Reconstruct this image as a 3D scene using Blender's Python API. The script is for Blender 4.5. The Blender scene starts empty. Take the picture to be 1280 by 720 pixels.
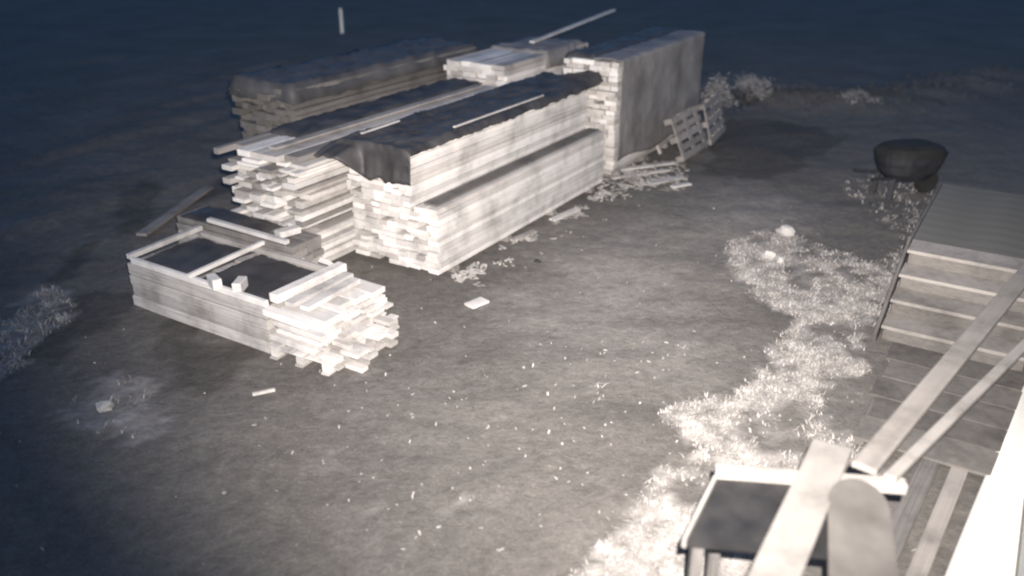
import bpy, math, random
import numpy as np
from mathutils import Vector, noise
random.seed(4)
R = math.radians
S = bpy.context.scene
COL = S.collection

# ---------------------------------------------------------------- camera, sky, light, exposure
CAM_H = 4.5; PITCH = R(24.7); FPX = 1065.0
cd = bpy.data.cameras.new('camera'); cam = bpy.data.objects.new('camera', cd); COL.objects.link(cam)
cam.location = (0, 0, CAM_H); cam.rotation_euler = (R(90) - PITCH, 0, 0)
cd.sensor_width = 36; cd.lens = 36 * FPX / 1280; cd.clip_end = 2000
cd.dof.use_dof = True; cd.dof.focus_distance = 9.0; cd.dof.aperture_fstop = 0.5
S.camera = cam
SUN_EL, SUN_ROT = R(12.0), R(200)
w = bpy.data.worlds.new('World'); S.world = w; w.use_nodes = True
wn = w.node_tree.nodes; bgn = wn['Background']
sky = wn.new('ShaderNodeTexSky'); sky.sky_type = 'NISHITA'; sky.sun_disc = False
sky.sun_elevation = SUN_EL; sky.sun_rotation = SUN_ROT; sky.air_density = 1.0; sky.ozone_density = 5.5
w.node_tree.links.new(sky.outputs[0], bgn.inputs[0]); bgn.inputs[1].default_value = 0.15
LAMP_POWER = 17000; LAMP_COLOR = (1.0, 0.925, 0.865); LAMP_POS = Vector((0.12, 0.05, 4.68)); LAMP_AIM = Vector((2.7, 17.0, 0.3))
S.view_settings.view_transform = 'Standard'; S.view_settings.look = 'None'
S.view_settings.exposure = 0.0; S.view_settings.gamma = 1.0
S.render.filter_size = 2.0
try: S.cycles.filter_width = 2.2
except Exception: pass

# ---------------------------------------------------------------- yard axes: s runs along the house wall, t to its left
UX, UY = 0.531, 0.847
ANG = math.atan2(UY, UX)
def L(s, t, z=0.0): return Vector((s * UX - t * UY, s * UY + t * UX, z))
def gp(x, y, z=0.0):                      # place on the level z where a sight line of the photograph lands
    u = (x - 640) / FPX; v = (360 - y) / FPX
    r = (u, math.cos(PITCH) + v * math.sin(PITCH), -math.sin(PITCH) + v * math.cos(PITCH))
    k = (z - CAM_H) / r[2]
    return Vector((r[0] * k, r[1] * k, z))
def st(p): return (p.x * UX + p.y * UY, -p.x * UY + p.y * UX)

# ---------------------------------------------------------------- materials
def newmat(name, rough=0.9, spec=0.2):
    m = bpy.data.materials.new(name); m.use_nodes = True
    b = m.node_tree.nodes['Principled BSDF']; b.inputs['Roughness'].default_value = rough
    b.inputs['Specular IOR Level'].default_value = spec
    return m, m.node_tree.nodes, m.node_tree.links, b
def ramp(n, stops):
    r = n.new('ShaderNodeValToRGB'); e = r.color_ramp.elements
    while len(e) < len(stops): e.new(0.5)
    for k, (p, c) in enumerate(stops):
        e[k].position = p; e[k].color = (c[0], c[1], c[2], 1)
    return r
def wood_mat(name, lo, hi, sc=(2.5, 9, 3), stain=0.62):
    m, n, l, b = newmat(name, 0.85, 0.15)
    tc = n.new('ShaderNodeTexCoord'); oi = n.new('ShaderNodeObjectInfo')
    mp = n.new('ShaderNodeMapping'); mp.inputs['Scale'].default_value = sc
    mul = n.new('ShaderNodeMath'); mul.operation = 'MULTIPLY'; mul.inputs[1].default_value = 57.0
    l.new(oi.outputs['Random'], mul.inputs[0]); l.new(tc.outputs['Object'], mp.inputs['Vector'])
    nz = n.new('ShaderNodeTexNoise'); nz.noise_dimensions = '4D'; nz.inputs['Scale'].default_value = 1.6
    nz.inputs['Detail'].default_value = 7; nz.inputs['Roughness'].default_value = 0.62
    l.new(mp.outputs[0], nz.inputs['Vector']); l.new(mul.outputs[0], nz.inputs['W'])
    rp = ramp(n, [(0.25, lo), (0.52, hi), (0.75, tuple(c * 1.12 for c in hi))]); l.new(nz.outputs[0], rp.inputs[0])
    mr = n.new('ShaderNodeMapRange'); mr.inputs[3].default_value = 0.72; mr.inputs[4].default_value = 1.12
    l.new(oi.outputs['Random'], mr.inputs[0])
    mx = n.new('ShaderNodeVectorMath'); mx.operation = 'SCALE'; l.new(rp.outputs[0], mx.inputs[0]); l.new(mr.outputs[0], mx.inputs['Scale'])
    ge = n.new('ShaderNodeNewGeometry'); ns = n.new('ShaderNodeTexNoise'); ns.inputs['Scale'].default_value = 2.3; ns.inputs['Detail'].default_value = 6; ns.inputs['Roughness'].default_value = 0.65
    l.new(ge.outputs['Position'], ns.inputs['Vector']); rs = ramp(n, [(0.30, (stain,) * 3), (0.52, (1.0,) * 3), (0.72, (1.12,) * 3)]); l.new(ns.outputs[0], rs.inputs[0])
    ms = n.new('ShaderNodeVectorMath'); ms.operation = 'MULTIPLY'; l.new(mx.outputs[0], ms.inputs[0]); l.new(rs.outputs[0], ms.inputs[1])
    l.new(ms.outputs[0], b.inputs['Base Color'])
    # world-scale blotches of weather and wet
    bp = n.new('ShaderNodeBump'); bp.inputs['Strength'].default_value = 0.5; bp.inputs['Distance'].default_value = 0.01
    l.new(nz.outputs[0], bp.inputs['Height']); l.new(bp.outputs[0], b.inputs['Normal'])
    return m
def noise_mat(name, lo, hi, scale=6, rough=0.9, bump=0.3, dist=0.02, spec=0.2, detail=6):
    m, n, l, b = newmat(name, rough, spec)
    tc = n.new('ShaderNodeTexCoord'); nz = n.new('ShaderNodeTexNoise')
    nz.inputs['Scale'].default_value = scale; nz.inputs['Detail'].default_value = detail
    l.new(tc.outputs['Object'], nz.inputs['Vector'])
    rp = ramp(n, [(0.3, lo), (0.7, hi)]); l.new(nz.outputs[0], rp.inputs[0]); l.new(rp.outputs[0], b.inputs['Base Color'])
    bp = n.new('ShaderNodeBump'); bp.inputs['Strength'].default_value = bump; bp.inputs['Distance'].default_value = dist
    l.new(nz.outputs[0], bp.inputs['Height']); l.new(bp.outputs[0], b.inputs['Normal'])
    return m
M = {}
M['pine'] = wood_mat('fresh_pine', (0.24, 0.222, 0.209), (0.39, 0.366, 0.348))
M['pale'] = wood_mat('pale_pine', (0.39, 0.368, 0.352), (0.50, 0.478, 0.460))
M['grey'] = wood_mat('weathered_wood', (0.10, 0.092, 0.088), (0.22, 0.205, 0.195))
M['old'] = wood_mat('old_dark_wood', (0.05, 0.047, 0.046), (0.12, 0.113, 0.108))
M['sheet'] = noise_mat('black_sheeting', (0.020, 0.019, 0.020), (0.052, 0.049, 0.050), 3.0, 0.55, 0.35, 0.03, 0.25)
M['greysheet'] = noise_mat('grey_sheeting', (0.11, 0.103, 0.101), (0.20, 0.19, 0.186), 1.6, 0.7, 0.3, 0.02)
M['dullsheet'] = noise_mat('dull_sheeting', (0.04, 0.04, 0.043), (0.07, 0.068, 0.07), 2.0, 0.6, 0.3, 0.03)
M['wall'] = noise_mat('white_paint', (0.74, 0.72, 0.66), (0.82, 0.80, 0.74), 3, 0.6, 0.05)
M['panel'] = noise_mat('white_board', (0.78, 0.75, 0.67), (0.84, 0.81, 0.73), 1.5, 0.7, 0.05)
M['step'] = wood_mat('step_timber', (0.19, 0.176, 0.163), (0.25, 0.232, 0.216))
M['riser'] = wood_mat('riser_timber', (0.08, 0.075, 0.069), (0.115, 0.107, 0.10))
M['rail'] = wood_mat('planed_plank', (0.155, 0.144, 0.134), (0.185, 0.172, 0.16), (1.2, 1.5, 1))
M['roundb'] = noise_mat('dull_board', (0.05, 0.046, 0.043), (0.10, 0.094, 0.088), 3, 0.9, 0.1)
M['short'] = wood_mat('short_plank_timber', (0.20, 0.188, 0.176), (0.24, 0.226, 0.212), (1.2, 1.2, 1))
M['beam'] = wood_mat('trestle_timber', (0.17, 0.16, 0.15), (0.22, 0.207, 0.195), (1.2, 1.5, 1))
M['slab'] = noise_mat('landing_board', (0.085, 0.083, 0.075), (0.135, 0.129, 0.118), 1.3, 0.85, 0.1)
M['black'] = noise_mat('black_plastic', (0.012, 0.012, 0.013), (0.028, 0.027, 0.027), 5, 0.5, 0.1)
M['metal'] = noise_mat('dark_metal', (0.012, 0.013, 0.016), (0.03, 0.03, 0.034), 5, 0.6, 0.2)
M['rubber'] = noise_mat('rubber', (0.012, 0.012, 0.012), (0.02, 0.02, 0.02), 5, 0.8, 0.1)
M['stone'] = noise_mat('pale_stone', (0.26, 0.25, 0.24), (0.42, 0.405, 0.39), 9, 0.9, 0.4)
M['blade'] = noise_mat('dry_grass', (0.14, 0.132, 0.124), (0.38, 0.359, 0.340), 5, 0.8, 0.0)
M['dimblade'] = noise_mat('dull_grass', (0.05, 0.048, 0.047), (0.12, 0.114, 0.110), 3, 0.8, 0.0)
M['leaf'] = noise_mat('shrub_leaf', (0.10, 0.10, 0.10), (0.24, 0.23, 0.225), 4, 0.8, 0.0)
M['bark'] = noise_mat('bark', (0.07, 0.065, 0.06), (0.13, 0.12, 0.11), 12, 0.9, 0.5)
M['chip'] = noise_mat('wood_chip', (0.14, 0.132, 0.123), (0.38, 0.363, 0.346), 2.0, 0.9, 0.0)
def ground_mat():
    m, n, l, b = newmat('trodden_earth', 0.95, 0.1)
    tc = n.new('ShaderNodeTexCoord')
    def nz(sc, det, ro=0.6):
        q = n.new('ShaderNodeTexNoise'); q.inputs['Scale'].default_value = sc; q.inputs['Detail'].default_value = det; q.inputs['Roughness'].default_value = ro
        l.new(tc.outputs['Object'], q.inputs['Vector']); return q
    a = nz(0.55, 6); c = nz(7, 8, 0.7); e = nz(38, 4, 0.6)
    ra = ramp(n, [(0.26, (0.066, 0.0613, 0.0567)), (0.5, (0.082, 0.0761, 0.0702)), (0.76, (0.100, 0.0928, 0.0863))]); l.new(a.outputs[0], ra.inputs[0])
    rc = ramp(n, [(0.3, (0.74,) * 3), (0.62, (1.10,) * 3), (0.8, (1.45,) * 3)]); l.new(c.outputs[0], rc.inputs[0])
    m1 = n.new('ShaderNodeVectorMath'); m1.operation = 'MULTIPLY'; l.new(ra.outputs[0], m1.inputs[0]); l.new(rc.outputs[0], m1.inputs[1])
    re = ramp(n, [(0.35, (0.84,) * 3), (0.6, (1.03,) * 3), (0.76, (1.45,) * 3)]); l.new(e.outputs[0], re.inputs[0])
    m2 = n.new('ShaderNodeVectorMath'); m2.operation = 'MULTIPLY'; l.new(m1.outputs[0], m2.inputs[0]); l.new(re.outputs[0], m2.inputs[1])
    am = n.new('ShaderNodeAttribute'); am.attribute_name = 'mud_and_lamp_pool'
    mm = n.new('ShaderNodeMapRange'); mm.inputs[1].default_value = -1.0; mm.inputs[3].default_value = 2.5; mm.inputs[4].default_value = 0.5; l.new(am.outputs['Fac'], mm.inputs[0])  # below zero paints the lamp's pool lighter, above zero darkens for mud
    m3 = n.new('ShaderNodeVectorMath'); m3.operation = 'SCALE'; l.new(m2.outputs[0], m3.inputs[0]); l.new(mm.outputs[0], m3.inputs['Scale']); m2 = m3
    at = n.new('ShaderNodeAttribute'); at.attribute_name = 'litter'
    lit = ramp(n, [(0.30, (0.16, 0.150, 0.141)), (0.48, (0.35, 0.331, 0.314)), (0.64, (0.48, 0.455, 0.432))]); l.new(c.outputs[0], lit.inputs[0])
    mx = n.new('ShaderNodeMix'); mx.data_type = 'RGBA'
    l.new(at.outputs['Fac'], mx.inputs['Factor']); l.new(m2.outputs[0], mx.inputs[6]); l.new(lit.outputs[0], mx.inputs[7])
    l.new(mx.outputs[2], b.inputs['Base Color'])
    bp = n.new('ShaderNodeBump'); bp.inputs['Strength'].default_value = 0.6; bp.inputs['Distance'].default_value = 0.05
    l.new(c.outputs[0], bp.inputs['Height']); l.new(bp.outputs[0], b.inputs['Normal'])
    return m
M['ground'] = ground_mat()

# ---------------------------------------------------------------- object helpers
def link(name, data, parent=None):
    o = bpy.data.objects.new(name, data); COL.objects.link(o)
    if parent is not None: o.parent = parent
    return o
def tag(o, label, cat, group=None):
    o['label'] = label; o['category'] = cat
    if group: o['group'] = group
    return o
def mesh(name, v, f, mat, smooth=False):
    me = bpy.data.meshes.new(name); me.from_pydata([tuple(p) for p in v], [], f); me.materials.append(mat)
    if smooth: me.polygons.foreach_set('use_smooth', [True] * len(me.polygons))
    me.update(); return me
def thing(name, label, cat, loc, rz=ANG, group=None):
    o = link(name, None); o.location = loc; o.rotation_euler = (0, 0, rz); o.empty_display_size = 0.2
    return tag(o, label, cat, group)
def stick_mesh(mat, warp, seed, nseg=5, bev=0.06):
    rr = random.Random(seed); v = []; f = []
    prof = [(-.5 + bev, -.5), (.5 - bev, -.5), (.5, -.5 + bev), (.5, .5 - bev), (.5 - bev, .5), (-.5 + bev, .5), (-.5, .5 - bev), (-.5, -.5 + bev)]
    a, b_, c, d = [rr.uniform(-1, 1) for _ in range(4)]
    for i in range(nseg + 1):
        x = i / nseg
        dy = warp * 0.3 * (a * math.sin(3.1 * x) + b_ * math.sin(6.2 * x)); dz = warp * (c * math.sin(3.1 * x) + d * 0.5 * math.sin(6.2 * x))
        for py, pz in prof: v.append((x - .5, py + dy, pz + dz))
    for i in range(nseg):
        for k in range(8):
            k2 = (k + 1) % 8
            f.append((i * 8 + k, i * 8 + k2, i * 8 + 8 + k2, i * 8 + 8 + k))
    f.append(tuple(range(7, -1, -1))); f.append(tuple(nseg * 8 + k for k in range(8)))
    f = [tuple(reversed(q)) for q in f]
    return mesh('stick', v, f, mat)
STICKS = {}
def stick(name, matk, parent, loc, size, rot=(0, 0, 0), warp=True):
    key = (matk, warp)
    if key not in STICKS: STICKS[key] = [stick_mesh(M[matk], 0.06 if warp else 0.0, hash(matk) % 97 * 0 + 11 * k + len(matk)) for k in range(6 if warp else 1)]
    o = link(name, random.choice(STICKS[key]), parent)
    o.location = loc; o.scale = size; o.rotation_euler = rot
    return o
def stick_between(name, matk, parent, a, b, wd, th, roll=0.0, warp=False):
    a = Vector(a); b = Vector(b); d = b - a
    o = stick(name, matk, parent, (a + b) / 2, (d.length, wd, th), (0, 0, 0), warp)
    q = d.to_track_quat('X', 'Z'); o.rotation_mode = 'QUATERNION'
    from mathutils import Quaternion
    o.rotation_quaternion = q @ Quaternion((1, 0, 0), roll)
    return o
def sheet(name, P, mat, thick=0.008, parent=None, smooth=True):     # P: rows of points, thick double skin
    nr, nc = len(P), len(P[0]); v = [p for row in P for p in row]
    f = [(i * nc + j, i * nc + j + 1, (i + 1) * nc + j + 1, (i + 1) * nc + j) for i in range(nr - 1) for j in range(nc - 1)]
    o = link(name, mesh(name, v, f, mat, smooth), parent)
    md = o.modifiers.new('thickness', 'SOLIDIFY'); md.thickness = thick; md.offset = 0
    return o
def lathe_mesh(name, prof, mat, n=20):
    v = []; f = []
    for r, z in prof:
        for k in range(n): v.append((r * math.cos(2 * math.pi * k / n), r * math.sin(2 * math.pi * k / n), z))
    for i in range(len(prof) - 1):
        for k in range(n): f.append((i * n + k, i * n + (k + 1) % n, (i + 1) * n + (k + 1) % n, (i + 1) * n + k))
    f.append(tuple(range(n - 1, -1, -1))); f.append(tuple((len(prof) - 1) * n + k for k in range(n)))
    return mesh(name, v, f, mat, False)

# ---------------------------------------------------------------- ground
def inpoly(x, y, poly):
    c = False; j = len(poly) - 1
    for i in range(len(poly)):
        xi, yi = poly[i]; xj, yj = poly[j]
        if (yi > y) != (yj > y) and x < (xj - xi) * (y - yi) / (yj - yi) + xi: c = not c
        j = i
    return c
def gpoly(pts): return [tuple(gp(*p).xy) for p in pts]
WEED_R = gpoly([(945, 305), (985, 318), (1010, 345), (1050, 325), (1130, 315), (1105, 400), (1065, 470), (1045, 560), (1010, 640), (980, 719), (720, 719), (790, 640), (850, 570), (835, 530), (900, 490), (965, 445), (945, 420), (1020, 385), (990, 362), (950, 335)])
WEED_N = gpoly([(925, 300), (960, 288), (1010, 305), (1050, 318), (1135, 312), (1110, 400), (1030, 400), (960, 372), (935, 335)])
WEED_L = gpoly([(-60, 420), (0, 395), (60, 370), (112, 368), (92, 410), (30, 450), (-60, 500)])
WEED_M = gpoly([(95, 500), (115, 470), (190, 470), (205, 520), (160, 550), (100, 540)])
BANK = [gp(890, 118).xy, gp(1000, 128).xy, gp(1110, 125).xy, gp(1260, 95).xy]
def seg_d(p, a, b):
    ab = b - a; k = max(0, min(1, (p - a).dot(ab) / ab.length_squared)); return (p - a - ab * k).length
def bank_h(x, y):
    if not (2 < x < 20 and 15 < y < 30): return 0.0
    p = Vector((x, y)); d = min(seg_d(p, BANK[i], BANK[i + 1]) for i in range(3))
    return 0.26 * math.exp(-(d / 1.1) ** 2) * (0.75 + 0.5 * noise.noise(Vector((x * .8, y * .8, 3))))
def gz(x, y):
    z = 0.035 * noise.noise(Vector((x * 0.7, y * 0.7, 0))) + 0.024 * noise.noise(Vector((x * 2.6, y * 2.6, 5))) + 0.012 * noise.noise(Vector((x * 6.3, y * 6.3, 6)))
    s_, t_ = x * UX + y * UY, -x * UY + y * UX
    if t_ > 9.3:                                   # ruts and spoil beside the far rows
        z += 0.14 * max(0, noise.noise(Vector((s_ * 0.22, t_ * 1.1, 9)))) * min(1, (t_ - 9.3))
    if t_ < 1.3 and s_ > 4: z = min(z, 0.0)
    return min(z, 0.012) if 5.9 < t_ < 9.3 else z + bank_h(x, y)
def axis(lo, hi, step, far):
    a = list(np.arange(lo, hi + 1e-6, step)); g = step
    while a[-1] < far: g *= 1.35; a.append(a[-1] + g)
    g = step
    while a[0] > -far: g *= 1.35; a.insert(0, a[0] - g)
    return a
def weed_amount(x, y):
    x, y = x + 0.45 * noise.noise(Vector((x * 1.1, y * 1.1, 31))) + 0.16 * noise.noise(Vector((x * 4, y * 4, 33))), y + 0.45 * noise.noise(Vector((x * 1.1, y * 1.1, 37))) + 0.16 * noise.noise(Vector((x * 4, y * 4, 39)))
    k = noise.noise(Vector((x * 1.7, y * 1.7, 2))) * 0.55 + noise.noise(Vector((x * 4.5, y * 4.5, 7))) * 0.5
    if inpoly(x, y, WEED_R) or inpoly(x, y, WEED_N): return max(0, min(1, 0.62 + k * 2.4))
    if inpoly(x, y, WEED_L): return max(0, min(1, 0.45 + k * 1.2))
    if inpoly(x, y, WEED_M): return max(0, min(1, 0.35 + k))
    if y < 8.6 and -1.6 < x < 4: return max(0, min(0.4, k * 1.5 - 0.5))
    return 0.0
MUD = [gpoly(q) for q in ([(140, 290), (150, 245), (185, 225), (200, 240), (185, 275), (160, 300)], [(60, 350), (95, 310), (125, 305), (115, 330), (80, 362)], [(20, 415), (70, 385), (160, 370), (170, 400), (110, 420), (60, 460)], [(260, 255), (270, 225), (295, 215), (300, 240)], [(880, 215), (900, 150), (980, 150), (1060, 175), (1000, 210), (940, 225)], [(190, 420), (230, 400), (330, 440), (300, 470), (220, 470)])]
LAMP_POOL = [Vector((1.1, 9.0)), Vector((1.9, 11.2)), Vector((3.4, 12.6))]
def lamp_pool_amount(x, y):                                  # lamp's bright pool painted into the earth colour, packs to steps
    p = Vector((x, y)); d = min(seg_d(p, LAMP_POOL[0], LAMP_POOL[1]), seg_d(p, LAMP_POOL[1], LAMP_POOL[2])) + 0.7 * noise.noise(Vector((x * .9, y * .9, 71))) + 0.25 * noise.noise(Vector((x * 3, y * 3, 73)))
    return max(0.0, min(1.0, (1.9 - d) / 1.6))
def mud_amount(x, y):
    x, y = x + 0.3 * noise.noise(Vector((x * 1.3, y * 1.3, 51))), y + 0.5 * noise.noise(Vector((x * 1.3, y * 1.3, 57)))
    return 1.0 if any(inpoly(x, y, q) for q in MUD) else 0.0
xs = axis(-13, 14, 0.12, 600); ys = axis(2.5, 26, 0.12, 600)
V = []; LIT = []; MUD_LAMP = []
for y in ys:
    for x in xs:
        near = -14 < x < 15 and 2 < y < 27
        V.append((x, y, gz(x, y) if near else -0.01 + 0.0)); LIT.append(weed_amount(x, y) * 0.95 if near else 0.0); MUD_LAMP.append(0.5 * mud_amount(x, y) - lamp_pool_amount(x, y) if near else 0.0)
nx = len(xs)
F = [(j * nx + i, j * nx + i + 1, (j + 1) * nx + i + 1, (j + 1) * nx + i) for j in range(len(ys) - 1) for i in range(nx - 1)]
gme = mesh('ground', V, F, M['ground'], True)
gat = gme.attributes.new('litter', 'FLOAT', 'POINT'); gat.data.foreach_set('value', LIT)
gat = gme.attributes.new('mud_and_lamp_pool', 'FLOAT', 'POINT'); gat.data.foreach_set('value', MUD_LAMP)
ground = link('ground', gme); ground['kind'] = 'structure'

# ---------------------------------------------------------------- house wall with the lamp of the security camera
WT = -0.55
hw = thing('house_wall', 'white boarded house wall beside the long loose planks', 'wall', L(0, WT))
core = []
stick('wall_core', 'wall', hw, (5.0, -0.16, 3.05), (18, 0.24, 6.2), warp=False)
for k in range(30):
    stick('cladding_board', 'wall', hw, (5.0, -0.022 - 0.0, 0.10 + k * 0.2 + 0.05), (18, 0.03, 0.195), (R(4), 0, 0), False)
lf = thing('security_lamp', 'small flood lamp on a bracket on the white house wall', 'lamp', LAMP_POS - Vector((0, 0.10, 0)), 0)
stick('housing', 'black', lf, (0, 0, 0), (0.16, 0.10, 0.12), warp=False)
stick_between('bracket', 'metal', lf, (0.05, -0.04, 0), tuple(L(st(LAMP_POS)[0], WT, LAMP_POS.z) - lf.location), 0.04, 0.02)
ld = bpy.data.lights.new('lamp_light', 'SPOT'); ld.energy = LAMP_POWER; ld.color = LAMP_COLOR
ld.spot_size = R(90); ld.spot_blend = 1.0; ld.shadow_soft_size = 0.04
lo = link('lamp_light', ld); lo.location = LAMP_POS; lo.rotation_euler = (LAMP_AIM - LAMP_POS).to_track_quat('-Z', 'Y').to_euler()

# ---------------------------------------------------------------- lumber packs
def pack(name, label, s0, s1, t0, t1, z0, z1, bt, bw, jit, mats, group=None, gap=0.06, along='s', bearer=True, rough=0.0, cat='lumber'):
    ln = (s1 - s0) if along == 's' else (t1 - t0); wd = (t1 - t0) if along == 's' else (s1 - s0)
    cs, ct = (s0 + s1) / 2, (t0 + t1) / 2
    root = thing(name, label, cat, L(cs, ct, z0), ANG if along == 's' else ANG + math.pi / 2, group)
    z = 0.0
    if bearer:
        for k in (-0.42, -0.14, 0.14, 0.42):
            stick('bearer', 'grey', root, (k * ln, 0, 0.045), (0.10, wd * 1.02, 0.09), warp=False)
        z = 0.09
    H = z1 - z0; lay = 0
    nl = max(1, round((H - z) / bt)); bt = (H - z) / nl
    tks = [bt * (random.uniform(0.6, 1.5) if rough else 1.0) for _ in range(nl)]; tsum = sum(tks); tks = [q * (H - z) / tsum for q in tks]
    for lay in range(nl):
        bt = tks[lay]
        tight = 0.86 if random.random() < 0.22 + rough * 4 else 0.975
        y = -wd / 2; shift = random.uniform(-1, 1) * jit * 0.6; yo = random.uniform(-1, 1) * rough
        while y < wd / 2 - 0.04:
            b = min(bw * (random.uniform(0.5, 2.0) if rough else random.choice((0.75, 1.0, 1.0, 1.3))), wd / 2 - y)
            if wd / 2 - (y + b) < 0.05: b = wd / 2 - y
            edge = y < -wd / 2 + 0.01 or y + b > wd / 2 - 0.01
            drop = 0.0
            if random.random() > gap or edge:
                l2 = ln * random.uniform(1 - jit * 0.08, 1.0)
                x0 = shift + random.uniform(-1, 1) * jit + (random.uniform(-1, 1) * jit * 2 if random.random() < rough * 4 else 0)
                out = random.uniform(0, 0.02) * (1 if y > 0 else -1) if edge else 0
                stick('board', random.choice(mats), root, (x0, y + b / 2 + out + yo, z + bt / 2), (l2, b - 0.004, bt * tight), (0, 0, random.uniform(-1, 1) * (0.004 + 0.12 * rough * min(1, 1 / ln * 2))))
            y += b
        z += bt
    return root
PN = ['pine', 'pale', 'pale', 'pale']
MX = ['pine', 'pale', 'pine', 'grey', 'pale']
# front row along the yard
TM0, TM1 = 6.09, 7.48
pack('lumber_pack', 'wide lower pack of pale planks carrying the sheeted pack', 7.96, 12.6, TM0, TM1, 0, 0.97, 0.075, 0.17, 0.035, PN)
pack('lumber_pack', 'narrower upper pack of pale planks under the long black sheet', 7.86, 12.55, 6.42, 7.42, 0.975, 1.66, 0.07, 0.16, 0.03, PN, bearer=False)
pack('lumber_pack', 'tall lumber pack with grey sheet hung on its side', 13.03, 16.9, 6.12, 7.10, 0, 2.0, 0.08, 0.17, 0.05, ['pale', 'pine', 'pale'])
# second row
pack('lumber_pack', 'tall pack of uneven ragged plank ends behind the black topped low pack', 7.15, 12.2, 7.62, 8.85, 0, 1.58, 0.065, 0.16, 0.13, ['pale', 'pine', 'pale', 'pale', 'grey'], gap=0.10, rough=0.08)
# odd pieces lying on the ledge and loose on the tops
stick('ledge_plank', 'old', None, L(10.3, 6.26, 0.985), (4.5, 0.20, 0.025), (0, 0, ANG)); tag(bpy.context.scene.objects['ledge_plank'], 'dark weathered plank lying on the ledge of the wide lower pack', 'plank')

def wav(x, y, a, k=1.0):
    r1 = 1 - abs(noise.noise(Vector((x * 1.6, y * 3.0, 1)))) * 3; r2 = 1 - abs(noise.noise(Vector((x * 5 + y * 3, y * 4 - x * 2, 4)))) * 4
    return a * (max(0, r1) * 0.9 + max(0, r2) * 0.55)
# long black sheet on the main stack
def main_sheet():
    rows = []
    ts = [6.34 + (7.56 - 6.34) * k / 52 for k in range(53)]
    for i in range(0, 170):
        row = []
        for t in ts:
            k = max(0, min(1, (t - 7.06) / 0.14))
            if i < 8:                                 # front end: hangs down, but juts out at the far corner
                q = i / 8
                a = (7.80 - 0.05 * (1 - q), 1.69 - 0.40 * (1 - q)); b = (7.42 + 0.42 * q, 1.60 + 0.10 * q - 0.05 * (t - 7.1))
                s = a[0] * (1 - k) + b[0] * k; z = a[1] * (1 - k) + b[1] * k
                s += (0.02 * math.sin(t * 16) + 0.03 * abs(noise.noise(Vector((t * 7, 3, 0))))) * (1 - q) * (1 - k); z += 0.05 * noise.noise(Vector((t * 9, 0, 5))) * (1 - q)
            else:
                s = 7.80 + (13.0 - 7.80) * (i - 8) / 161; z = 1.70
            z += 0.0 if i < 8 else 0.012 + abs(wav(s, t, 0.03))
            e = max(0, 6.44 - t) / 0.10               # folded edge down the long side
            z -= 0.09 * e ** 1.5 if i >= 6 else 0
            e2 = max(0, t - 7.45) / 0.11; z -= 0.12 * e2 ** 1.5 if i >= 8 else 0
            if i > 154: z += 0.10 * ((i - 154) / 15) * (0.4 + 0.6 * math.sin(t * 5))
            t2 = t + (0.035 * noise.noise(Vector((s * 2.1, 0, t))) + 0.02 * noise.noise(Vector((s * 9, 0, t))) if t < 6.4 or t > 7.5 else 0)
            row.append(L(s, t2, z))
        rows.append(row)
    return rows
o = sheet('cover_sheet', main_sheet(), M['sheet']); tag(o, 'long black sheet over the main stack with its end hanging down', 'sheet')
def lath(label, a, b, wd=0.035, th=0.02, mk='pale', name='lath', group=None, cat='lath', roll=0):
    return tag(stick_between(name, mk, None, a, b, wd, th, roll), label, cat, group)
lath('short pale lath lying near the hanging end of the long black sheet', L(7.98, 7.25, 1.775), L(8.75, 7.27, 1.775))
lath('long thin batten along the folded edge of the long black sheet', L(8.9, 6.47, 1.765), L(11.2, 6.465, 1.765), 0.03, 0.02, 'pine')
# second-row cover: narrow dark sheet
def flat_sheet(s0, s1, t0, t1, z, amp, nS, nT, droop=0.06, sag=0.0):
    rows = []
    for i in range(nS + 1):
        row = []
        for j in range(nT + 1):
            a, b = i / nS, j / nT; s = s0 + (s1 - s0) * a; t = t0 + (t1 - t0) * b
            ed = min(a * (s1 - s0), (1 - a) * (s1 - s0), b * (t1 - t0), (1 - b) * (t1 - t0))
            zz = z + 0.008 + abs(wav(s, t, amp)) - droop * max(0, 1 - ed / 0.08) ** 2 - sag * math.sin(math.pi * a) * math.sin(math.pi * b)
            row.append(L(s + 0.03 * noise.noise(Vector((t * 3, s, 0))), t + 0.03 * noise.noise(Vector((s * 2, t, 8))), zz))
        rows.append(row)
    return rows
o = sheet('cover_sheet', flat_sheet(7.9, 12.25, 8.25, 8.93, 1.60, 0.03, 50, 10), M['sheet']); tag(o, 'narrow black sheet along the top of the ragged pack', 'sheet')
lath('grey board laid along the top of the ragged pack beside its sheet', L(7.3, 8.15, 1.61), L(11.9, 8.12, 1.61), 0.14, 0.03, 'grey', 'loose_board', cat='board')
# grey sheet on the tall pack
def side_sheet():
    rows = []
    for i in range(81):
        row = []
        for j in range(41):
            s = 13.10 + 3.85 * i / 80; b = j / 40
            if b < 0.2: t = 6.62 - 0.53 * b / 0.2; z = 2.025 + wav(s, t, 0.02)
            else:
                k = (b - 0.2) / 0.8; low = 0.30 + 0.05 * math.sin(s * 2.9) - 0.12 * (i / 80)
                z = 2.02 - (2.02 - low) * k; t = 6.075 - wav(s, z * .7, 0.012)
            row.append(L(s, t, z))
        rows.append(row)
    return rows
o = sheet('cover_sheet', side_sheet(), M['greysheet']); tag(o, 'smooth grey sheet hanging down the side of the tall pack', 'sheet')

o = sheet('cover_sheet', flat_sheet(13.15, 16.95, 6.58, 7.2, 2.035, 0.03, 50, 14, 0.12), M['sheet']); tag(o, 'black sheet laid over the top of the tall pack', 'sheet')
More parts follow.
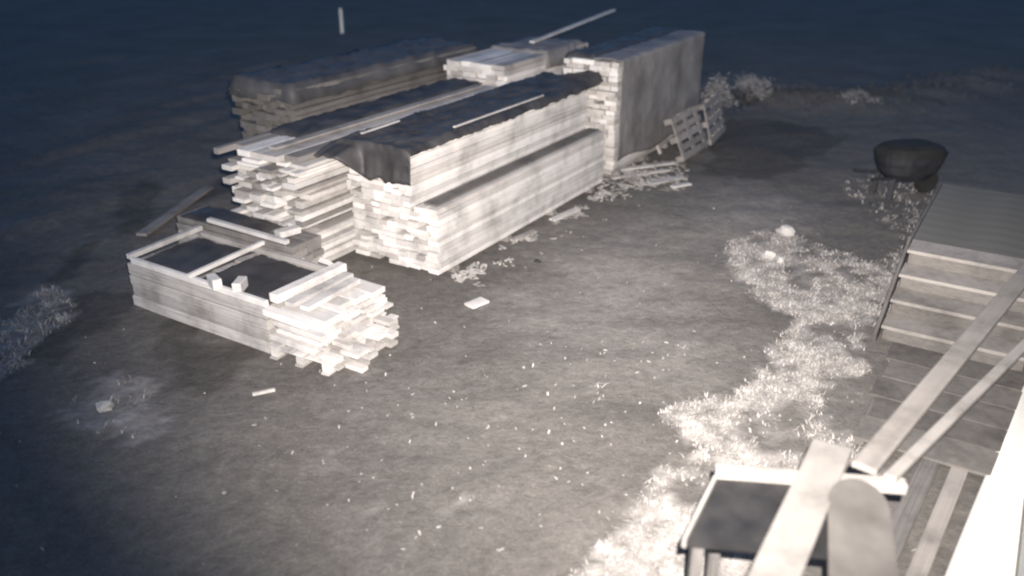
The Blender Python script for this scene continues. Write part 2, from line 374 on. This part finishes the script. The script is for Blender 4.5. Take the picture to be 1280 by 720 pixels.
# rows further back
pack('lumber_pack', 'pale pack behind the middle of the long black sheet', 12.5, 15.6, 8.0, 9.25, 0, 1.85, 0.09, 0.2, 0.06, ['pine', 'pale'])
pack('lumber_pack', 'low pale pack between the tall pack and the rows behind', 16.2, 18.6, 7.7, 8.8, 0, 1.40, 0.10, 0.22, 0.06, ['pale'])
pack('lumber_pack', 'painted-dim pack in the rearmost row under a dull sheet', 8.95, 13.7, 9.40, 10.7, 0, 1.92, 0.10, 0.2, 0.08, ['old'])  # dark wood puts the weaker lamplight at the back into the colour
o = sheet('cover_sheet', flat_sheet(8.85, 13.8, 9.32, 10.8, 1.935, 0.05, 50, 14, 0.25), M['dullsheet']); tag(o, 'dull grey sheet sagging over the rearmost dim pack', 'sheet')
o = sheet('cover_sheet', flat_sheet(13.9, 15.55, 7.92, 9.33, 1.87, 0.04, 26, 14, 0.3), M['greysheet']); tag(o, 'pale grey sheet folded over the pale pack behind', 'sheet')
lath('long thin plank jutting up past the pale packs at the back', L(14.6, 8.7, 1.93), L(18.6, 8.9, 2.12), 0.10, 0.04, 'pale', 'jutting_plank', cat='plank')

# ---------------------------------------------------------------- low black-topped pack on pallets
def pallet(label, s, t, rz=0.0):
    r = thing('pallet', label, 'pallet', L(s, t, 0.012), ANG + rz)
    for k in range(3): stick('bottom_board', 'pine', r, (0, (k - 1) * 0.35, 0.011), (1.25, 0.10, 0.022), warp=False)
    for i in range(3):
        for k in range(3): stick('block', 'pale', r, ((i - 1) * 0.53, (k - 1) * 0.35, 0.066), (0.14, 0.10, 0.088), warp=False)
        stick('stringer_board', 'pale', r, ((i - 1) * 0.53, 0, 0.121), (0.13, 0.80, 0.022), warp=False)
    for k in range(5): stick('deck_board', 'pale', r, (0, (k - 2) * 0.17, 0.143), (1.25, 0.11, 0.022), warp=False)
    return r
SB0, SB1 = 5.46, 6.54
TB0, TB1 = 5.93, 8.80
pallet('pallet under the uncovered ragged end of the low pack', 6.02, 6.06, 0.06)
pack('lumber_pack', 'low pack of long pale planks beneath black sheets beside the pallet', SB0, SB1, 6.50, TB1, 0.0, 0.55, 0.155, 0.30, 0.012, ['pine'], along='t', bearer=False, gap=0)
pack('lumber_pack', 'ragged pale boards heaped on the pallet at the end of the low pack', SB0 + 0.02, SB1 + 0.08, TB0 - 0.10, 6.46, 0.175, 0.55, 0.06, 0.13, 0.07, ['pale'], along='t', bearer=False, rough=0.08)
pack('lumber_pack', 'few crooked pale slats spilling past the pallet of the low pack', SB0 + 0.12, SB1 - 0.25, TB0 - 0.36, TB0 - 0.13, 0.012, 0.30, 0.05, 0.11, 0.09, ['pale', 'pine'], along='t', bearer=False, rough=0.1)
lath('pale rim board along the long front edge of the low pack', L(SB0 + 0.03, 6.5, 0.59), L(SB0 + 0.03, 8.74, 0.59), 0.05, 0.075, 'pale', 'rim_board', cat='board')
lath('pale rim board along the rear edge of the low pack', L(SB1 - 0.03, 6.5, 0.585), L(SB1 - 0.03, 8.74, 0.585), 0.05, 0.065, 'pine', 'rim_board', cat='board')
o = sheet('cover_sheet', flat_sheet(SB0 + 0.075, SB1 - 0.075, 7.76, 8.74, 0.552, 0.02, 20, 18, 0.02), M['sheet']); tag(o, 'black sheet bay at the batten edged end of the low pack', 'sheet')
o = sheet('cover_sheet', flat_sheet(SB0 + 0.075, SB1 - 0.075, 6.52, 7.66, 0.552, 0.02, 20, 18, 0.02), M['sheet']); tag(o, 'black sheet bay beside the three loose pale boards', 'sheet')
lath('pale batten along the outer end edge of the low pack', L(SB0 + 0.02, 8.79, 0.625), L(SB1 + 0.05, 8.86, 0.625), 0.07, 0.06)
lath('pale batten crossing the low pack between its black sheets', L(SB0 - 0.02, 7.68, 0.645), L(SB1 + 0.1, 7.75, 0.645), 0.05, 0.05)
for k, (t, lab) in enumerate(((6.46, 'pale board beside the black sheet on the low pack'), (6.26, 'middle one of the loose pale boards on the low pack'), (6.06, 'loose pale board at the open end of the low pack'))):
    lath(lab, L(SB0 + 0.10 + 0.02 * k, t, 0.605 + (0.03 if k == 0 else 0)), L(SB1 + 0.05 - 0.08 * k, t + 0.03 * (k - 1), 0.605 + (0.03 if k == 0 else 0)), 0.13, 0.05 if k else 0.10, 'pale', 'loose_board', cat='board')
for (px, py, lab, rz) in ((300, 356, 'pale wood offcut on the rim of the low pack beside the batten', 0.5), (268, 352, 'flat wood offcut leaning by the crossing batten of the low pack', 1.2)):
    p = gp(px, py, 0.66); tag(stick('offcut', 'pale', None, p, (0.20, 0.10, 0.12), (0, 0, ANG + rz), False), lab, 'offcut')
# back half of the low pack
pack('lumber_pack', 'second low pack squeezed between the low pack and the ragged pack', 6.60, 7.10, 7.25, 9.35, 0, 0.68, 0.09, 0.18, 0.03, ['pine', 'grey'], along='t')
o = sheet('cover_sheet', flat_sheet(6.63, 7.10, 7.9, 9.3, 0.695, 0.02, 18, 18, 0.03), M['sheet']); tag(o, 'black sheet on the second low pack by the ragged pack', 'sheet')
lath('pale batten lying between the two low black topped packs', L(6.64, 7.35, 0.725), L(6.65, 8.75, 0.735), 0.07, 0.05)
lath('short pale block on the second low pack at the foot of the ragged pack', L(6.74, 7.62, 0.735), L(7.02, 7.55, 0.735), 0.14, 0.08, 'pale', 'block', cat='block')
lath('pale board end propped between the low pack and the main stack', L(6.62, 6.75, 0.62), L(7.15, 6.72, 0.10), 0.16, 0.06, 'pale', 'propped_board', cat='board')

# ---------------------------------------------------------------- debris by the tall pack
for (s_, tilt, yaw, lab) in ((14.9, 66, 0.0, 'slatted pallet leaning on the middle of the grey sheet'), (16.3, 74, 0.12, 'slatted pallet leaning at the far end of the grey sheet')):
    r = pallet(lab, s_, 5.62 if tilt < 70 else 5.70); r.rotation_mode = 'XYZ'; r.location = L(s_, 5.55 + (tilt - 60) * 0.005, 0.47)
    r.rotation_euler = (R(-(180 - tilt)), 0, ANG + yaw); r.rotation_euler = (R(tilt), 0, ANG + yaw)
    for c in r.children:
        c.data = random.choice(STICKS.get(('grey', True)) or [c.data])
for k, (px, py, l, lean, az, mk, lab) in enumerate(((826, 192, 0.95, 62, 2.6, 'pine', 'pale stake leaning by the slatted pallets'), (812, 200, 0.9, 30, 2.3, 'old', 'dark stake leaning low against the grey sheet'))):
    a = gp(px, py, 0.02); d = Vector((math.cos(az) * math.cos(R(lean)), math.sin(az) * math.cos(R(lean)), math.sin(R(lean)))) * l
    tag(stick_between('stake', mk, None, a, a + d, 0.09, 0.04), lab, 'stake')
# boards thrown down at the foot of the packs
ground_boards = [(775, 214, 845, 205, .12, 'pale'), (765, 224, 835, 214, .10, 'pine'), (812, 230, 852, 222, .16, 'pale'), (756, 206, 800, 198, .12, 'pine'), (840, 236, 862, 232, .10, 'pale'), (690, 276, 722, 262, .12, 'pale'), (640, 302, 668, 290, .10, 'pine'), (586, 384, 606, 376, .16, 'pale'), (316, 496, 344, 490, .03, 'pale')]
labs = ['long pale board lying at the foot of the grey sheet', 'long board lying in front of the tall pack corner', 'short wide board on the ground before the tall pack', 'board tucked against the corner of the tall pack', 'small board end lying out on the bare ground past the tall pack', 'pale board scrap beside the wide lower pack', 'narrow board scrap at the base of the wide lower pack', 'pale scrap of board alone on the trodden ground', 'thin white stick lying on the dark ground below the low pack']
for k, (x0, y0, x1, y1, wd, mk) in enumerate(ground_boards):
    a = gp(x0, y0); b = gp(x1, y1); h = max(gz(*a.xy), gz(*b.xy), gz(*((a + b) / 2).xy)) + 0.018
    a.z = b.z = h
    tag(stick_between('board_scrap', mk, None, a, b, wd, 0.03, 0, True), labs[k], 'board')

# loose planks and dark spoil at the far left
for k, (x0, y0, x1, y1, lab) in enumerate(((178, 300, 262, 240, 'long grey board lying beyond the low pack beside the ruts'), (188, 366, 246, 330, 'grey board half sunk near the outer corner of the low pack'))):
    a = gp(x0, y0); b = gp(x1, y1); a.z = b.z = max(gz(*a.xy), gz(*b.xy), gz(*((a + b) / 2).xy)) + 0.02
    tag(stick_between('loose_plank', 'grey', None, a, b, 0.16, 0.04, 0, True), lab, 'plank')

# ---------------------------------------------------------------- steps and landing along the house wall
SL, SR = 1.02, -0.46          # t of the outer and inner side
S0 = 9.30; RUN, RISE = 0.35, 0.18
steps = thing('timber_steps', 'broad timber steps rising to a landing beside the house wall', 'steps', L(S0, 0, 0))
for k in range(4):
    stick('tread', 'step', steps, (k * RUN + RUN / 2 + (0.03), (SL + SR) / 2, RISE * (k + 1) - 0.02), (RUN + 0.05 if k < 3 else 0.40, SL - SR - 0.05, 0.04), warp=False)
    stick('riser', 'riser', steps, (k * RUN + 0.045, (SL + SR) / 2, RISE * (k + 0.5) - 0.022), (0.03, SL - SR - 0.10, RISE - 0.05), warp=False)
for k in range(9):
    stick('landing_board', 'slab', steps, (4 * RUN + 0.20 + k * 0.29, (SL + SR) / 2, 0.70 - 0.0), (0.288, SL - SR - 0.04, 0.04), warp=False)
stick_between('stringer', 'old', steps, (-0.10, SL + 0.01, 0.02), (4 * RUN + 0.05, SL + 0.01, 0.66), 0.04, 0.22)
stick('landing_edge', 'old', steps, (4 * RUN + 1.35, SL + 0.01, 0.62), (2.7, 0.04, 0.20), warp=False)
for x in (1.5, 2.8, 4.0): stick('post', 'old', steps, (x, SL - 0.06, 0.33), (0.09, 0.09, 0.66), warp=False)
stick('post', 'old', steps, (4.0, SR + 0.1, 0.33), (0.09, 0.09, 0.66), warp=False)
pad = thing('duckboard', 'low grey duckboard lying before the timber steps', 'duckboard', L(8.2, 0, 0.0))
for k in range(5): stick('slat', 'riser', pad, (-0.90 + k * 0.42, 0.20 + random.uniform(-.05, .05), 0.055), (0.40, 1.25, 0.03), (0, 0, random.uniform(-.02, .02)), True)
for y in (-0.3, 0.3, 0.75): stick('bearer', 'old', pad, (-0.05, y, 0.02), (2.1, 0.08, 0.04), warp=False)

# ---------------------------------------------------------------- trestle with long planks beside the wall
BZ = 1.18
a = gp(900, 590, BZ); b = gp(1131, 608, BZ); c0 = gp(868, 655, BZ); d = (b - a).normalized(); e = (c0 - a).normalized()
bench = thing('workbench', 'black topped workbench with pale back beam beneath the long planks', 'workbench', Vector((0, 0, 0)), 0)
stick_between('back_beam', 'beam', bench, a - d * 0.03, b, 0.085, 0.07)
bl, bw_ = 0.95, 0.70
def bpt(i, j, z): q = a + d * i + e * j; return Vector((q.x, q.y, z))
tv = []
for z in (BZ - 0.06, BZ - 0.02): tv += [bpt(0.0, 0.05, z), bpt(bl, 0.05, z), bpt(bl, bw_, z), bpt(0.0, bw_, z)]
link('top', mesh('top', tv, [(3, 2, 1, 0), (4, 5, 6, 7), (0, 1, 5, 4), (1, 2, 6, 5), (2, 3, 7, 6), (3, 0, 4, 7)], M['black']), bench)
stick_between('side_edging', 'beam', bench, bpt(-0.015, 0.05, BZ - 0.03), bpt(-0.015, bw_, BZ - 0.03), 0.025, 0.07)
for i, j in ((0.05, 0.12), (0.9, 0.12), (0.05, 0.64), (0.9, 0.64)): stick_between('leg', 'old', bench, bpt(i, j, BZ - 0.05), bpt(i, j, 0), 0.07, 0.07)
zt = 1.18 + 0.04
def lp(name, label, p0, z0, p1, z1, wd, th, mk='rail', ext=1.0, roll=0):
    A = gp(p0[0], p0[1], z0); B = gp(p1[0], p1[1], z1); B = A + (B - A) * ext
    return tag(stick_between(name, mk, None, A, B, wd, th, roll), label, 'plank')
lp('long_plank', 'wide planed plank running from the workbench along the house wall', (1080, 585), zt + 0.03, (1280, 345), 1.02, 0.155, 0.045, ext=1.25)
lp('long_plank', 'narrow pale plank next to the house wall below the wide one', (1112, 598), zt + 0.02, (1280, 432), 1.05, 0.075, 0.04, 'short', ext=1.35)
lp('short_plank', 'broad short plank lying across the black workbench', (1040, 558), zt + 0.03, (962, 735), 1.27, 0.24, 0.04, 'short')

def rings(name, rr, mat, parent, cap=True):
    v = [p for r in rr for p in r]; n = len(rr[0]); f = []
    for i in range(len(rr) - 1):
        for k in range(n): f.append((i * n + k, i * n + (k + 1) % n, (i + 1) * n + (k + 1) % n, (i + 1) * n + k))
    if cap: f.append(tuple(range(n - 1, -1, -1))); f.append(tuple((len(rr) - 1) * n + k for k in range(n)))
    return link(name, mesh(name, v, f, mat, False), parent)
def round_board():
    prof = [(-0.19, 0.0), (0.17, 0.0)] + [(-0.01 + 0.17 * math.cos(q), 0.55 + 0.22 * math.sin(q)) for q in [math.pi * k / 14 for k in range(15)]]
    n = len(prof); v = [(x, -0.015, z) for x, z in prof] + [(x, 0.015, z) for x, z in prof]
    f = [tuple(range(n)), tuple(range(2 * n - 1, n - 1, -1))] + [(k, n + k, n + (k + 1) % n, (k + 1) % n) for k in range(n)]
    return mesh('round_topped_board', v, f, M['roundb'])
o = link('round_topped_board', round_board()); tag(o, 'grey board with a rounded end lying on the black workbench', 'board')
p = gp(1068, 600, 1.30); q_ = gp(1075, 700, 1.20); o.location = q_; dd = (p - q_)
o.location = p - dd.normalized() * 0.77; o.rotation_mode = 'QUATERNION'; o.rotation_quaternion = dd.to_track_quat('Z', 'Y')
lath('brownish board lying flat along the foot of the white panel', L(2.8, 0.22, 0.03), L(8.4, -0.16, 0.03), 0.13, 0.035, 'step', 'flat_board', cat='board')
lath('grey board lying flat on the ground under the narrow plank', L(3.2, 0.42, 0.03), L(7.4, 0.14, 0.03), 0.16, 0.035, 'old', 'flat_board', cat='board')
rows = []
for i in range(25):
    k = i / 24; base = L(2.0 + 7.2 * k, 0.09 - 0.56 * k ** 1.3, 0.05); row = []
    for j in range(9):
        q = j / 8; row.append(base + (L(0, -(0.535 + 0.09 - 0.56 * k ** 1.3) * q, (0.12 + 0.24 * (1 - k)) * q ** 1.4)))
    rows.append(row)
o = sheet('white_panel', rows, M['panel'], 0.015); tag(o, 'long white bowed panel leaning against the foot of the house wall', 'panel')

# ---------------------------------------------------------------- dark barrow, stones, post
bp_ = gp(1128, 243)
br = thing('barrow', 'dark barrow standing on bare ground beyond the timber steps', 'barrow', Vector((bp_.x, bp_.y, 0)), 0.2)
def box_ring(x0, x1, y0, y1, z): return [(x0, y0, z), (x1, y0, z), (x1, y1, z), (x0, y1, z)]
def ovl(r, z, ex=0.54, ey=0.38, n=24, dx=0.0):
    return [(dx + math.copysign(abs(math.cos(6.2832 * k / n)) ** 0.7, math.cos(6.2832 * k / n)) * ex * r, math.copysign(abs(math.sin(6.2832 * k / n)) ** 0.7, math.sin(6.2832 * k / n)) * ey * r, z) for k in range(n)]
rings('body', [ovl(.62, .30), ovl(.85, .42), ovl(.98, .60), ovl(1.0, .70), ovl(1.0, .735)], M['metal'], br)
rings('cover', [ovl(1.03, .70), ovl(1.03, .76), ovl(.9, .83), ovl(.65, .875), ovl(.3, .89)], M['rubber'], br)
for y in (-0.2, 0.2):
    stick_between('leg', 'metal', br, (-0.38, y, 0.36), (-0.40, y * 1.1, 0.0), 0.10, 0.08)
    stick_between('handle', 'metal', br, (0.25, y * 0.8, 0.30), (-0.80, y * 1.3, 0.40), 0.035, 0.035)
wh = link('wheel', lathe_mesh('wheel', [(0.10, -.05), (0.19, -.05), (0.205, 0), (0.19, .05), (0.10, .05)], M['rubber']), br)
wh.rotation_euler = (R(90), 0, 0); wh.location = (0.40, 0, 0.205)
def stone(px, py, r, lab, mk='stone'):
    import bmesh
    bm = bmesh.new(); bmesh.ops.create_icosphere(bm, subdivisions=2, radius=1)
    for v in bm.verts: v.co *= 1 + 0.55 * noise.noise(v.co * 1.2 + Vector((px, py, 0))) + 0.3 * noise.noise(v.co * 3 + Vector((px, py, 5)))
    me = bpy.data.meshes.new('stone'); bm.to_mesh(me); bm.free(); me.materials.append(M[mk])
    p = gp(px, py); o = link('stone', me); o.scale = (r, r * 0.75, r * 0.6); o.location = (p.x, p.y, gz(p.x, p.y) + r * 0.3); o.rotation_euler = (0, 0, px)
    tag(o, lab, 'stone', None)
stone(982, 294, 0.15, 'pale stone alone on bare ground beyond the weeds')
stone(960, 322, 0.12, 'pale stone at the tip of the weed patch')
stone(975, 326, 0.09, 'smaller pale stone at the tip of the weed patch')
stone(672, 328, 0.05, 'small dark lump on the ground beside the wide lower pack', 'metal')
stone(132, 510, 0.09, 'pale lump among the small weed clump')
p = gp(428, 41); ps = stick('fence_post', 'pale', None, (p.x, p.y, 0.42), (0.86, 0.10, 0.10), (0, R(90), 0), False); tag(ps, 'pale post standing alone in the dark behind the stacks', 'post')
sk = gp(1186, 640, 0.0); tag(stick_between('marker_stake', 'pale', None, L(4.9, -0.03, 0.0), L(4.93, -0.06, 0.42), 0.04, 0.04), 'short white stake standing by the leaning boards', 'stake')

# ---------------------------------------------------------------- weeds, chips, shrubs
def blades(name, spots, mat, label=None):
    v = []; f = []; rr = random.Random(7)
    for (x, y, h, n) in spots:
        z = gz(x, y)
        for _ in range(n):
            a = rr.uniform(0, 6.283); l = h * rr.uniform(0.5, 1.2); bend = rr.uniform(0.6, 3.2) * l; wd = rr.uniform(0.0025, 0.008)
            dx, dy = math.cos(a), math.sin(a); bx, by = x + rr.uniform(-.06, .06), y + rr.uniform(-.06, .06); k = len(v)
            v += [(bx - dy * wd, by + dx * wd, z - .005), (bx + dy * wd, by - dx * wd, z - .005),
                  (bx + dx * bend * .4 + dy * wd, by + dy * bend * .4 - dx * wd, z + l * .7), (bx + dx * bend * .4 - dy * wd, by + dy * bend * .4 + dx * wd, z + l * .7),
                  (bx + dx * bend, by + dy * bend, z + l * 0.8)]
            f += [(k, k + 1, k + 2, k + 3), (k + 3, k + 2, k + 4)]
    o = link(name, mesh(name, v, f, mat)); o['kind'] = 'stuff'
    if label: o['label'] = label; o['category'] = 'grass'
    return o
def bounds(poly): return min(p[0] for p in poly), max(p[0] for p in poly), min(p[1] for p in poly), max(p[1] for p in poly)
spots = []
for poly, n, hh in ((WEED_R, 30000, 0.028), (WEED_L, 4500, 0.04), (WEED_M, 500, 0.04)):
    x0, x1, y0, y1 = bounds(poly); x0 -= .5; x1 += .5; y0 -= .4; y1 += .4
    for _ in range(n):
        x, y = random.uniform(x0, x1), random.uniform(y0, y1)
        if random.random() < weed_amount(x, y) ** 1.5: spots.append((x, y, hh * random.uniform(.4, 1.7), 6))
blades('grass', spots, M['blade'], 'pale dry weeds and grass covering the ground by the steps')
spots = []
for _ in range(2600):
    x, y = random.uniform(-3, 4), random.uniform(4.3, 9)
    if random.random() < weed_amount(x, y): spots.append((x, y, 0.022, 5))
dim = []
for _ in range(600):
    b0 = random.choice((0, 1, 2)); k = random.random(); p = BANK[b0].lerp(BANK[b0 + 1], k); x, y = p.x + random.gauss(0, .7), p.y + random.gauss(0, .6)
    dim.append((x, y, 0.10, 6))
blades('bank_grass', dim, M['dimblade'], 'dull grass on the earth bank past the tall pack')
for _ in range(500):
    x, y = random.uniform(5.6, 8.5), random.uniform(9.5, 14.5); s_, t_ = st(Vector((x, y, 0)))
    if 1.15 < t_ < 2.6: spots.append((x, y, 0.05, 6))
blades('sparse_grass', spots, M['blade'], 'thin scattered dry grass on the yard')
v = []; f = []; rr = random.Random(3)
def chip(x, y, l, wd):
    a = rr.uniform(0, 6.283); c, s_ = math.cos(a), math.sin(a); z = gz(x, y) + 0.004; k = len(v); j1, j2, j3, j4 = [rr.uniform(.2, 1.1) for _ in range(4)]; tl = rr.uniform(-.02, .03); th = 0.012
    for zz in (0, th):
        for (p, q) in ((-l, -wd * j1), (l * j2, -wd), (l, wd * j3), (-l * j4, wd)): v.append((x + p * c - q * s_, y + p * s_ + q * c, z + zz + tl * (p / l + 1) * .5))
    for q in ((3, 2, 1, 0), (4, 5, 6, 7), (0, 1, 5, 4), (1, 2, 6, 5), (2, 3, 7, 6), (3, 0, 4, 7)): f.append(tuple(k + e for e in q))
for _ in range(230):
    x, y = rr.gauss(0.8, 1.6), rr.gauss(6.4, 1.3)
    if y > 3.5: chip(x, y, rr.choice((.006, .008, .01, .012, .022)), rr.uniform(.005, .012))
for _ in range(110): chip(rr.uniform(-5, 6), rr.uniform(4, 13), rr.uniform(.006, .016), rr.uniform(.004, .010))
for _ in range(1500):
    s_ = rr.uniform(8.1, 14.6); t_ = 6.05 - abs(rr.gauss(0, .22)) - .02
    if noise.noise(Vector((s_ * 1.6, t_ * 2, 81))) + 0.5 * noise.noise(Vector((s_ * 5, t_ * 5, 83))) < 0.08: continue
    q = L(s_, t_, 0); chip(q.x, q.y, rr.choice((.01, .015, .02, .03, .06)), rr.uniform(.006, .025))
for _ in range(260):
    q = gp(rr.uniform(750, 860), rr.uniform(203, 238)); chip(q.x, q.y, rr.choice((.015, .025, .04, .09)), rr.uniform(.01, .04))
o = link('wood_chips', mesh('wood_chips', v, f, M['chip'])); o['kind'] = 'stuff'; o['label'] = 'pale wood chips and splinters strewn on the trodden ground'; o['category'] = 'wood chips'

def shrub(px, py, r, h, lab, n=500):
    p = gp(px, py); root = thing('shrub', lab, 'shrub', Vector((p.x, p.y, 0)), 0)
    rr = random.Random(int(px))
    tv = []; tf = []
    stems = [(rr.uniform(-.5, .5) * r, rr.uniform(-.5, .5) * r, h * rr.uniform(.6, .95)) for _ in range(7)]
    for (ex, ey, ez) in stems:
        k = len(tv)
        for (q, rad) in ((0, .02), (.5, .013), (1, .005)):
            for m_ in range(5): tv.append((ex * q + rad * math.cos(m_ * 1.257), ey * q + rad * math.sin(m_ * 1.257), ez * q))
        for i in range(2):
            for m_ in range(5): tf.append((k + i * 5 + m_, k + i * 5 + (m_ + 1) % 5, k + i * 5 + 5 + (m_ + 1) % 5, k + i * 5 + 5 + m_))
    link('trunk', mesh('trunk', tv, tf, M['bark']), root)
    lv = []; lf_ = []; cl = [(ex * rr.uniform(.5, 1.3), ey * rr.uniform(.5, 1.3), ez * rr.uniform(.5, 1.0)) for (ex, ey, ez) in stems for _ in range(3)]
    for _ in range(n):
        c = rr.choice(cl); q = Vector((rr.gauss(c[0], r * .16), rr.gauss(c[1], r * .16), max(.03, rr.gauss(c[2], h * .09)))); a = Vector((rr.uniform(-1, 1), rr.uniform(-1, 1), rr.uniform(-1, 1))).normalized(); b_ = a.orthogonal().normalized(); s_ = rr.uniform(.02, .05); k = len(lv)
        lv += [q - a * s_, q + b_ * s_ * .5, q + a * s_, q - b_ * s_ * .5]; lf_.append((k, k + 1, k + 2, k + 3))
    link('crown', mesh('crown', lv, lf_, M['leaf']), root)
shrub(893, 150, 0.6, 0.95, 'dim leafy shrub at the far corner of the grey sheet', 900)
shrub(935, 128, 0.8, 0.7, 'low spreading shrub on the earth bank past the tall pack', 1100)
shrub(1075, 132, 0.7, 0.35, 'low brush on the earth bank toward the house', 600)
